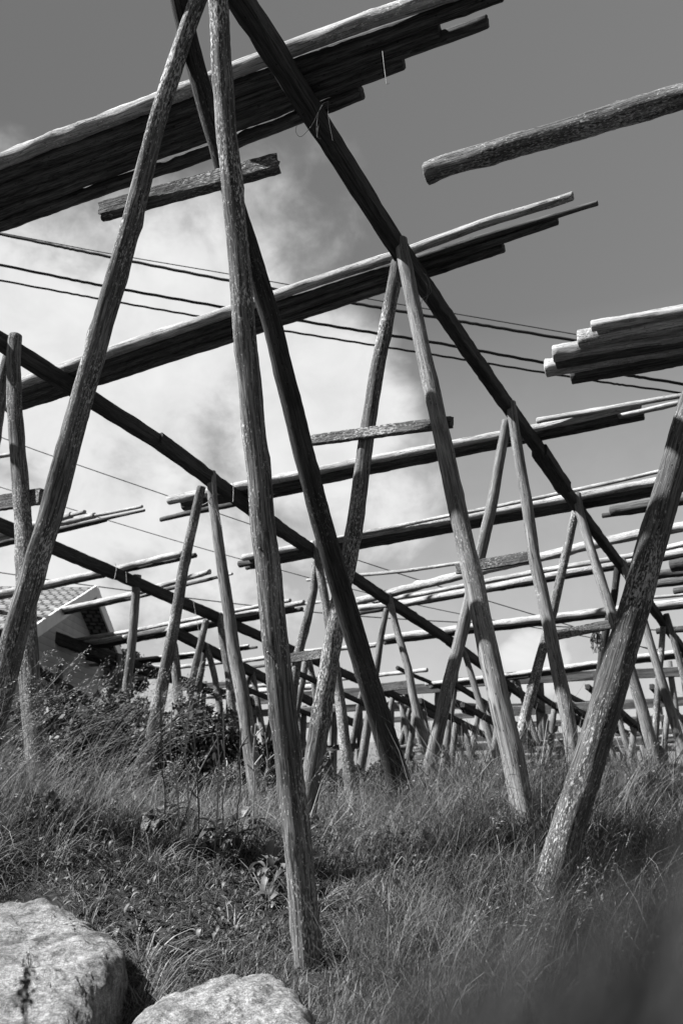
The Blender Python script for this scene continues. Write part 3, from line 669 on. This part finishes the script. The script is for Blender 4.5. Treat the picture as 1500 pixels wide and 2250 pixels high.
wisp('old_net', 'tangle of old netting hanging from the fourth frame board', ln_, 8.6, .004, M_twined)

# ------------------------------------------------------------------ boulders
mrk = Mat('granite', .85, .25); to = mrk.n('ShaderNodeTexCoord').outputs['Object']
nA = mrk.noise(to, 3.2, 8, .62, 0); nB = mrk.noise(to, 60, 5, .7); nC = mrk.noise(to, 260, 3, .7); nD = mrk.noise(to, 9, 6, .65)
vv = mrk.ramp(mrk.math('ADD', mrk.math('MULTIPLY', nB, .4), mrk.math('MULTIPLY', nC, .6)), [(.38, .03), (.5, .16), (.60, .36)])
nE = mrk.noise(to, 17, 7, .72); vv = mrk.math('MULTIPLY', vv, mrk.ramp(nE, [(.36, .4), (.46, .95), (.62, 1.2)])); vv = mrk.math('MULTIPLY', vv, mrk.ramp(mrk.math('ADD', mrk.math('MULTIPLY', nA, .6), mrk.math('MULTIPLY', nD, .4)), [(.38, .35), (.47, .8), (.56, 1.2)]))
mrk.col(vv); mrk.bump(mrk.math('ADD', mrk.math('MULTIPLY', nB, .6), mrk.math('ADD', nD, mrk.math('MULTIPLY', nC, .3))), .8, .02)
from mathutils import noise as mn
ROCKS = []
def boulder(label, outline, zt_, deep=.45, dome=.1, seed=0):
    P = []
    for x, y in outline:
        r = ray(x, y); t = (zt_-1.0)/r[2]; P.append((EYE+r*t)[:2])
    P = np.array(P); c = P.mean(0); ROCKS.append(P)
    Ps = spl(np.column_stack([np.vstack([P, P[:1]]), np.zeros(len(P)+1)]), 130)[:-1, :2]; n = len(Ps); rings = 46
    V_ = []
    for k in range(rings+1):
        a = k/rings; rr = min(1.0, a/.72)
        rr_ = 1-(1-rr)**1.0; zz = zt_+dome*(1-rr**2)-.05*rr**6
        if a > .72: zz -= deep*(a-.72)/.28; rr_ = 1+.06*(a-.72)/.28
        for p in Ps:
            q_ = c+(p-c)*rr_; s3 = Vector((q_[0]*1.5+seed, q_[1]*1.5, zz))
            d1 = mn.fractal(s3*1.2, .9, 2.1, 5); d2 = mn.fractal(s3*4.0, .8, 2.0, 5)
            rdg = -abs(mn.noise(Vector((q_[0]*1.1+seed, q_[1]*2.6, 0))))*.0
            V_.append((q_[0]+.02*d2, q_[1]+.02*d2, zz+.04*d1+.014*d2+.006*mn.fractal(s3*11, .8, 2.0, 4)))
    V_ = np.array(V_); Fq = []
    i = np.arange(rings)[:, None]*n; j = np.arange(n)[None]; j2 = (j+1) % n
    Fq = np.stack([i+j, i+j2, i+n+j2, i+n+j], -1).reshape(-1, 4)
    tag(newobj('boulder', V_, Fq, mrk.m), label, 'boulder', 'granite boulders in the grass')
boulder('large pale granite boulder in the bottom left corner', [(-500, 1990), (-150, 1955), (0, 1950), (70, 1962), (150, 1982), (205, 2008), (255, 2030), (278, 2062), (255, 2110), (222, 2150), (212, 2200), (185, 2270), (120, 2360), (-60, 2450), (-500, 2420)], .24, .5, .0, 3)
boulder('long low granite slab at the bottom, left of the centre leg foot', [(190, 2330), (270, 2244), (345, 2182), (420, 2143), (510, 2124), (585, 2128), (640, 2152), (685, 2200), (720, 2270), (700, 2400), (560, 2480), (400, 2480), (240, 2400)], .12, .4, .0, 11)
def in_rock(x, y):
    m_ = np.zeros(len(x), bool)
    for P in ROCKS:
        c = P.mean(0); Q = c+(P-c)*.95; ins = np.zeros(len(x), bool); n = len(Q)
        for a in range(n):
            x1, y1 = Q[a]; x2, y2 = Q[(a+1) % n]; cnd = ((y1 > y) != (y2 > y)) & (x < (x2-x1)*(y-y1)/(y2-y1+1e-12)+x1); ins ^= cnd
        m_ |= ins & (ground_z(x, y) < .27)
    return m_

# ------------------------------------------------------------------ grass
def blades(x, y, h, wd, lean, az, curl, tint, segs=3):
    n = len(x); z = ground_z(x, y)-.02
    face = az+rng.normal(0, .9, n)+np.pi/2; fx_, fy_ = np.cos(face), np.sin(face)
    V_ = np.empty((n, 2*segs+1, 3), np.float32)
    for k in range(segs+1):
        s_ = k/segs; ang = lean+curl*s_; hor = h*s_*np.sin(ang); ver = h*s_*np.cos(ang)
        cx = x+hor*np.cos(az); cy = y+hor*np.sin(az); cz = z+ver; ww = wd*(1-s_**1.6)*.5
        if k < segs:
            V_[:, 2*k] = np.stack([cx-fx_*ww, cy-fy_*ww, cz], 1); V_[:, 2*k+1] = np.stack([cx+fx_*ww, cy+fy_*ww, cz], 1)
        else: V_[:, 2*k] = np.stack([cx, cy, cz], 1)
    base = (np.arange(n)*(2*segs+1))[:, None]
    tr_ = []
    for k in range(segs-1): tr_ += [(2*k, 2*k+1, 2*k+3), (2*k, 2*k+3, 2*k+2)]
    tr_.append((2*segs-2, 2*segs-1, 2*segs)); tr_ = np.array(tr_)
    Fq = (base[:, None]+tr_[None]).reshape(-1, 3)
    return V_.reshape(-1, 3), Fq, np.repeat(tint, 2*segs+1)
def scatter(n, ymin, ymax, pw=1.6):
    y = ymin+(ymax-ymin)*rng.random(n)**pw; x = (rng.random(n)*2-1)*(y*.56+1.1); return x, y
def patchy(x, y, f, s0=0):
    return np.sin(x*f+s0)*np.cos(y*f*1.13+s0*2)+.6*np.sin(x*f*2.3+y*f*1.7+s0)
def weedy(x, y, d):      # the bank where leafy weeds keep the grass low
    return 1-.38*sst((x+2.6)/.4)*sst((.0-x)/.3)*sst((d-3.9)/.3)*sst((4.9-d)/.3)
def make_grass(name, n, ymin, ymax, hm, wm, lm, label, mat, pw=1.6, curl=.6, extra=None, tm=(.35, .25)):
    x, y = scatter(n, ymin, ymax, pw); k = ~in_rock(x, y)
    if extra is not None: k &= extra(x, y)
    x, y = x[k], y[k]; m_ = len(x); p = patchy(x, y, 2.1); d = np.hypot(x, y)
    h = np.clip(rng.normal(1, .35, m_), .3, 2.2)*hm(x, y, d)*weedy(x, y, d)*(1+.22*p+.22*patchy(x, y, 5.7, 3))
    wd = wm*rng.uniform(.6, 1.5, m_)*(1+np.maximum(d-4, 0)*.12)
    az = rng.normal(.2, 1.7, m_)+.8*np.sin(x*3+y*2); lean = np.abs(rng.normal(lm, .42, m_))
    t = np.clip(rng.normal(tm[0], tm[1]*1.25, m_)+.10*patchy(x, y, 1.3, 4)+.12*patchy(x, y, 6.3, 2), 0, 1)
    V_, Fq, T_ = blades(x, y, h, wd, lean, az, rng.uniform(.1, 1, m_)*curl, t)
    return tag(newobj(name, V_, Fq, mat, tint=T_, smooth=False), label, 'grass', kind='stuff')
hshort = lambda x, y, d: (.07+.24*sst((d-4.2)/1.2)+.20*sst((x-.1)/.8)*sst((d-2.9)/1))*(1-.35*sst((d-5.5)/2))
make_grass('grass', 170000, 2.3, 12, hshort, .0042, .5, 'dense tangled wild grass growing all round the rack legs', M_grass, 1.5, 1.3)
make_grass('dry_grass', 36000, 3.4, 11, lambda x, y, d: .05+.38*sst((d-3.8)/1.6), .003, .6, 'pale dry bent grass stems among the green', M_straw, 1.4, .9, tm=(.4, .3))
make_grass('matted_straw', 50000, 2.8, 8, lambda x, y, d: .10+.14*sst((d-3.8)/1.2), .0035, 1.15, 'flattened dead grass matted between the green tufts', M_straw, 1.2, .5, tm=(.25, .3))
make_grass('short_turf', 150000, 2.1, 5.2, lambda x, y, d: .085+.03*patchy(x, y, 5), .0042, .55, 'short matted turf around the boulders', M_grass, 1.0, 1.0, tm=(.45, .3))
make_grass('far_grass', 40000, 10, 40, lambda x, y, d: .45+0*x, .012, .4, 'rough grass on the falling ground beyond the racks', M_grass, 1.3, .6)

make_grass('fine_grass', 110000, 3.3, 7, lambda x, y, d: .34*(1-.4*sst((d-5)/2)), .0024, .4, 'thick fine wind-blown grass round the right edge leg', M_straw, 1.3, .9, extra=lambda x, y: (x > .15+.2*np.sin(y*5)) & (np.hypot(x, y) > 3.5), tm=(.12, .22))
# tussocks: blades springing from a common root
tx, ty, th_, taz, tl_, tt_ = [], [], [], [], [], []
for k in range(620):
    y0 = rng.uniform(3.3, 7.5)**1.0; x0 = rng.uniform(-.6*y0-.3, .6*y0+.3); d0 = math.hypot(x0, y0)
    if (d0 < 3.75 and x0 < .5) or (x0 < 0 and d0 < 4.6 and rng.random() < .5): continue
    nb = rng.integers(25, 60); hh_ = rng.uniform(.16, .42)*(1-.3*float(sst((d0-5)/2))); c0 = rng.uniform(.15, .95)
    a_ = rng.uniform(0, 6.28, nb); rr_ = rng.uniform(0, .05, nb)
    tx.append(x0+rr_*np.cos(a_)); ty.append(y0+rr_*np.sin(a_)); th_.append(hh_*rng.uniform(.5, 1.2, nb)); taz.append(a_+.5*np.sin(.2-a_)); tl_.append(np.abs(rng.normal(.45, .25, nb))); tt_.append(np.clip(c0+rng.normal(0, .15, nb), 0, 1))
tx, ty, th_, taz, tl_, tt_ = map(np.concatenate, (tx, ty, th_, taz, tl_, tt_)); kk_ = ~in_rock(tx, ty)
V_, Fq, T_ = blades(tx[kk_], ty[kk_], th_[kk_], .0075*rng.uniform(.5, 1.3, kk_.sum()), tl_[kk_], taz[kk_], rng.uniform(.5, 1.6, kk_.sum()), tt_[kk_], 4)
tag(newobj('tussock_grass', V_, Fq, M_grass, tint=T_, smooth=False), 'coarse arching tussocks with broad blades among the fine grass', 'grass', kind='stuff')
# tall seed-headed stems leaning with the wind
def stems(name, label, spots, hh, az0, rad=.0011, heads=True, mat=M_straw, lean=(.25, .75)):
    Vs, Fs, o_n = [], [], 0
    for (x, y) in spots:
        z = float(ground_z(x, y)); h = hh*rng.uniform(.65, 1.2); az = az0+rng.normal(0, .35); a = rng.uniform(*lean)
        pts = []
        for k in range(9):
            s_ = k/8; an = a*(.35+.9*s_); pts.append((x+h*s_*math.sin(an)*math.cos(az), y+h*s_*math.sin(an)*math.sin(az), z+h*s_*math.cos(an)))
        pts = np.array(pts); v, f = tube_geo(pts, np.linspace(rad*1.3, rad*.5, 9), 3); Vs.append(v); Fs.append(f+o_n); o_n += len(v)
        if heads:
            T_ = pts[-1]-pts[-2]; T_ /= np.linalg.norm(T_)
            for q_ in range(14):
                s_ = rng.random()*.13; b = pts[-1]-T_*s_*1.0; dd = T_*.7+rng.normal(0, .45, 3)+np.array([.3, 0, -.15]); dd /= np.linalg.norm(dd); L_ = rng.uniform(.012, .03)*(1+s_*6)
                e = b+dd*L_; sd = np.cross(dd, rng.normal(0, 1, 3)); sd /= np.linalg.norm(sd)
                v = np.array([b, b+dd*L_*.5, e, e+dd*.010+sd*.0022, e+dd*.018, e+dd*.010-sd*.0022, b+sd*.0006]); f = np.array([[0, 1, 2, 6], [2, 3, 4, 5]]); Vs.append(v); Fs.append(f+o_n); o_n += 7
    V_ = np.concatenate(Vs); T0 = rng.uniform(.2, 1, len(V_)//1); 
    return tag(newobj(name, V_, np.concatenate(Fs), mat, tint=np.full(len(V_), .6), smooth=False), label, 'grass', kind='stuff')
def at_ground(px, py):
    r = ray(px, py); t = .5
    for _ in range(400):
        p = EYE+r*t
        if p[2] <= ground_z(p[0], p[1]): break
        t += .02
    return p
sp = [(rng.uniform(-2.9, -1.35), rng.uniform(4.3, 5.6)) for _ in range(260)]
stems('seed_grass', 'tall seed-headed grass stems bending right at left', sp, .98, .15)
sp = [(rng.uniform(.3, 3.0), rng.uniform(3.2, 6.5)) for _ in range(420)]
stems('seed_grass', 'fine feathery grass stems on the right side', sp, .44, .25, .0009)
sp = [(rng.uniform(-2.4, .6), rng.uniform(4.4, 7.5)) for _ in range(360)]
stems('seed_grass', 'thin dry stems between the centre legs', sp, .50, .3, .001)

# ------------------------------------------------------------------ broad-leaved plants and dry stalks
def leafgeo(base, az, L, Wd_, pitch, droop):
    V_ = []; n = 7; side = np.array([-math.sin(az), math.cos(az), 0])
    for k in range(n):
        s_ = k/(n-1); a = pitch-droop*s_; ds = L*s_
        c = base+np.array([math.cos(az)*math.cos(a), math.sin(az)*math.cos(a), math.sin(a)])*ds
        w_ = Wd_*math.sin(math.pi*min(1, .06+s_**.8*.94))**.8*.5+.001
        cup = np.array([0, 0, 1])*w_*.45; rp = rng.normal(0, .06*Wd_)
        V_ += [c-side*w_+cup+bz*rp, c, c+side*w_+cup-bz*rp]
    Fq = []
    for k in range(n-1): q0 = 3*k; Fq += [(q0, q0+1, q0+4, q0+3), (q0+1, q0+2, q0+5, q0+4)]
    return V_, Fq
DG = 'broad-leaved weeds in the grass'
for k, (px, py, nl, L, where) in enumerate([(120, 1822, 18, .15, 'above the large boulder, leftmost'), (215, 1815, 16, .15, 'above the large boulder, right of the leftmost one'), (345, 1830, 24, .16, 'left of the tall dry stalks'), (430, 1820, 26, .17, 'at the foot of the tall dry stalks'), (480, 1880, 18, .13, 'just below the dry stalks'),
        (520, 1850, 20, .14, 'left of the centre leg, higher one'), (590, 1950, 20, .13, 'left of the centre leg, lower one'), (720, 1860, 18, .13, 'right beside the centre leg'), (820, 1900, 12, .12, 'midway between centre leg and right leg'), (640, 1990, 18, .12, 'touching the foot of the centre leg'), (560, 1790, 16, .15, 'behind the centre leg on its left')]):
    c = at_ground(px, py); Vs, Fs, n0 = [], [], 0
    for q_ in range(nl):
        az = rng.uniform(0, 6.28); b = np.array([c[0], c[1], float(ground_z(c[0], c[1]))])+np.array([math.cos(az), math.sin(az), 0])*rng.uniform(0, .09)
        b[2] += rng.uniform(.0, .14)
        v, f = leafgeo(b, az, L*rng.uniform(.5, 1.2), L*rng.uniform(.25, .42), rng.uniform(.2, 1.3), rng.uniform(.3, 1.4)); Vs += v; Fs += [tuple(i+n0 for i in t) for t in f]; n0 += len(v)
    tag(newobj('dock_plant', Vs, Fs, M_leaf, tint=np.repeat(rng.random(nl), 21)), f'dark broad-leaved weed {where}', 'weed', DG)
Vs, Fs, n0, tn_ = [], [], 0, []
for q_ in range(4200):
    x = rng.uniform(-2.6, .55); y = rng.uniform(3.0, 5.0); d_ = math.hypot(x, y)
    if patchy(x, y, 3.1, 1) < -.1+1.2*max(0, x) or d_ < 3.95: continue
    b = np.array([x, y, float(ground_z(x, y))+rng.uniform(.03, .2)]); L = rng.uniform(.016, .052)
    v, f = leafgeo(b, rng.uniform(0, 6.28), L, L*rng.uniform(.22, .5), rng.uniform(-.1, 1.3), rng.uniform(.2, 1.4)); Vs += v; Fs += [tuple(i+n0 for i in t) for t in f]; n0 += len(v); tn_.append(rng.random())
tag(newobj('low_weeds', Vs, Fs, M_leaf, tint=np.repeat(tn_, 21)), 'low broad-leaved weeds carpeting the bank above the boulders', 'weeds', kind='stuff')
SG = 'dry weed stalks standing left of the centre leg'
for k, (x0, y0, x1, y1, lab) in enumerate([(360, 1850, 352, 1510, 'leftmost'), (392, 1860, 378, 1560, 'second from the left'), (415, 1880, 418, 1540, 'third from the left'), (440, 1885, 425, 1600, 'fourth from the left'), (470, 1880, 475, 1590, 'fifth from the left'),
        (497, 1870, 490, 1560, 'sixth from the left'), (525, 1865, 530, 1600, 'seventh from the left'), (556, 1850, 562, 1590, 'eighth from the left'), (590, 1820, 582, 1610, 'nearest the centre leg'), (380, 1860, 480, 1620, 'slanting across the others'), (255, 1790, 180, 1600, 'lone stalk far left')]):
    a = at_ground(x0, y0); za = (a-EYE)@np.array([0, math.cos(TH), math.sin(TH)]); b = W(x1, y1, za+rng.uniform(-.2, .1)); m_ = (a+b)/2+rng.normal(0, .012, 3)
    L_ = spl([a-bz*.03, a*.7+b*.3+rng.normal(0, .012, 3), m_, a*.3+b*.7+rng.normal(0, .012, 3), b], 20); Ls = [L_]
    for q_ in range(5): p = L_[rng.integers(8, len(L_)-2)]; d_ = np.array([rng.uniform(-1, 1), rng.uniform(-1, 1), .8]); Ls.append(spl([p, p+d_*.03, p+d_*.07+rng.normal(0, .01, 3)], 5))
    o = tubes('dry_stalk', Ls, .0042, M_straw, seg=5, tint=1.0 if k % 3 else .1); tag(o, f'thin dry weed stalk, {lab} of the row', 'stalk', SG)
# dark seed heads in front of the big boulder
for lab, x, y, x2, y2, z in [('dark seed head on a thin stem against the pale boulder, upper one', 45, 2260, 60, 2150, 1.25), ('dark seed head on a thin stem against the pale boulder, lower one', 40, 2300, 54, 2192, 1.2)]:
    a, b = W(x, y+160, z), W(x2, y2, z); L_ = spl([a, (a+b)/2+np.array([.004, 0, 0]), b], 14); v, f = tube_geo(L_, .0013, 5); Vs, Fs, n0 = [v], [f], len(v)
    for q_ in range(60):
        c = b+rng.normal(0, 1, 3)*np.array([.006, .006, .012]); d_ = rng.normal(0, 1, 3); d_ /= np.linalg.norm(d_); s_ = np.cross(d_, rng.normal(0, 1, 3)); s_ /= np.linalg.norm(s_)
        Vs.append(np.array([c-d_*.005, c+s_*.003, c+d_*.005, c-s_*.003])); Fs.append(np.array([[0, 1, 2, 3]])+n0); n0 += 4
    V_ = np.concatenate(Vs); tag(newobj('seed_head', V_, np.concatenate(Fs), M_bush, tint=np.full(len(V_), .2)), lab, 'seed head')

# ------------------------------------------------------------------ shrubs beyond the grass
def shrub(label, c, rx, rz, n, ls, name='shrub', mat=M_bush):
    t = thing(name, label, 'shrub', c, 'shrubs behind the racks')
    cl_ = [(np.array(c)+np.array([rng.uniform(-.7, .7)*rx, rng.uniform(-.6, .6)*rx, rz*rng.uniform(.25, .9)]), rng.uniform(.25, .5)*rx) for _ in range(16)]
    ci = rng.integers(0, 16, n); P = np.array([cl_[i][0] for i in ci]); R_ = np.array([cl_[i][1] for i in ci])
    d_ = rng.normal(0, 1, (n, 3)); d_ /= np.linalg.norm(d_, axis=1)[:, None]; P = P+d_*(R_*rng.random(n)**.45)[:, None]
    a = rng.normal(0, 1, (n, 3)); a /= np.linalg.norm(a, axis=1)[:, None]; b = np.cross(a, rng.normal(0, 1, (n, 3))); b /= np.linalg.norm(b, axis=1)[:, None]
    s_ = ls*rng.uniform(.5, 1.4, n)[:, None]
    V_ = np.stack([P-a*s_, P+b*s_*.45, P+a*s_, P-b*s_*.45], 1).reshape(-1, 3); newobj('foliage', V_, np.arange(4*n).reshape(-1, 4), mat, t, tint=np.repeat(rng.random(n), 4), smooth=False)
    Ls = []
    for q_ in range(9): e = cl_[q_][0]; Ls.append(spl([np.array(c), np.array(c)*.5+e*.5+rng.normal(0, .05, 3), e], 8))
    tubes('stem', Ls, .012, M_dark, t, seg=5)
for lab, px, z, rx, rz, n in [('tall dark scrub in front of the house wall, left of the first posts', 165, 9.0, .55, 1.75, 5000), ('scrub hiding the right corner of the house wall', 225, 9.4, .45, 1.6, 4000), ('scrubby shrub covering the house foundation at far left', 120, 9.5, .7, 1.2, 3500), ('dark shrub under the third row beam, left of the leaning leg', 330, 10.5, .75, 1.25, 5000), ('dark shrub between the leaning leg and the second row', 420, 10.2, .7, 1.15, 5000), ('dark shrub left of the centre leg base', 500, 10.6, .7, 1.1, 5000),
        ('low shrub just right of the centre leg', 660, 11, .6, .75, 3500), ('low shrub behind the dark stay foot', 800, 11, .6, .7, 3500), ('dark shrub at the house wall corner', 235, 11, .5, .9, 3500), ('low dark shrub right of the dark stay', 900, 12, .7, .75, 3500), ('low dark shrub behind the second frame right leg', 1060, 12.5, .7, .7, 3500)]:
    p = W(px, 1650, z); rz = rz*(1.3 if px < 560 and rz < 1.4 else .85); shrub(lab, (p[0], p[1], float(ground_z(p[0], p[1]))), rx, rz, n, .045)
p = W(265, 1600, 26); shrub('small round tree crown far off beside the roof edge', (p[0], p[1], p[2]-.6), .9, 3.6, 4000, .08)

# ------------------------------------------------------------------ blades close to the lens at lower right
n = 720; Vs, Fs, n0 = [], [], 0
for k in range(n):
    px = 620+rng.random()**.6*1150; top = 2290-(px-620)*.58*rng.random()**.5-rng.random()*60; z = rng.uniform(.11, .18)
    top = max(top, 1760); b = W(px-rng.uniform(40, 260), 2560, z); e = W(px, top, z+rng.uniform(-.02, .04)); m_ = (b+e)/2+rng.normal(0, .004, 3); L_ = spl([b, m_, e], 10)
    wd_ = rng.uniform(.0006, .0018); sd = np.array([math.cos(k), math.sin(k)*.5, .2]); sd /= np.linalg.norm(sd); tt = np.linspace(1, .05, len(L_))[:, None]
    v = np.concatenate([L_-sd*wd_*tt*.5, L_+sd*wd_*tt*.5]); m2 = len(L_); f = np.array([[i, i+1, m2+i+1, m2+i] for i in range(m2-1)]); Vs.append(v); Fs.append(f+n0); n0 += len(v)
V_ = np.concatenate(Vs)
tag(newobj('near_grass', V_, np.concatenate(Fs), M_near, tint=rng.random(len(V_)), smooth=False), 'blurred dark grass close to the lens at lower right', 'grass', kind='stuff')
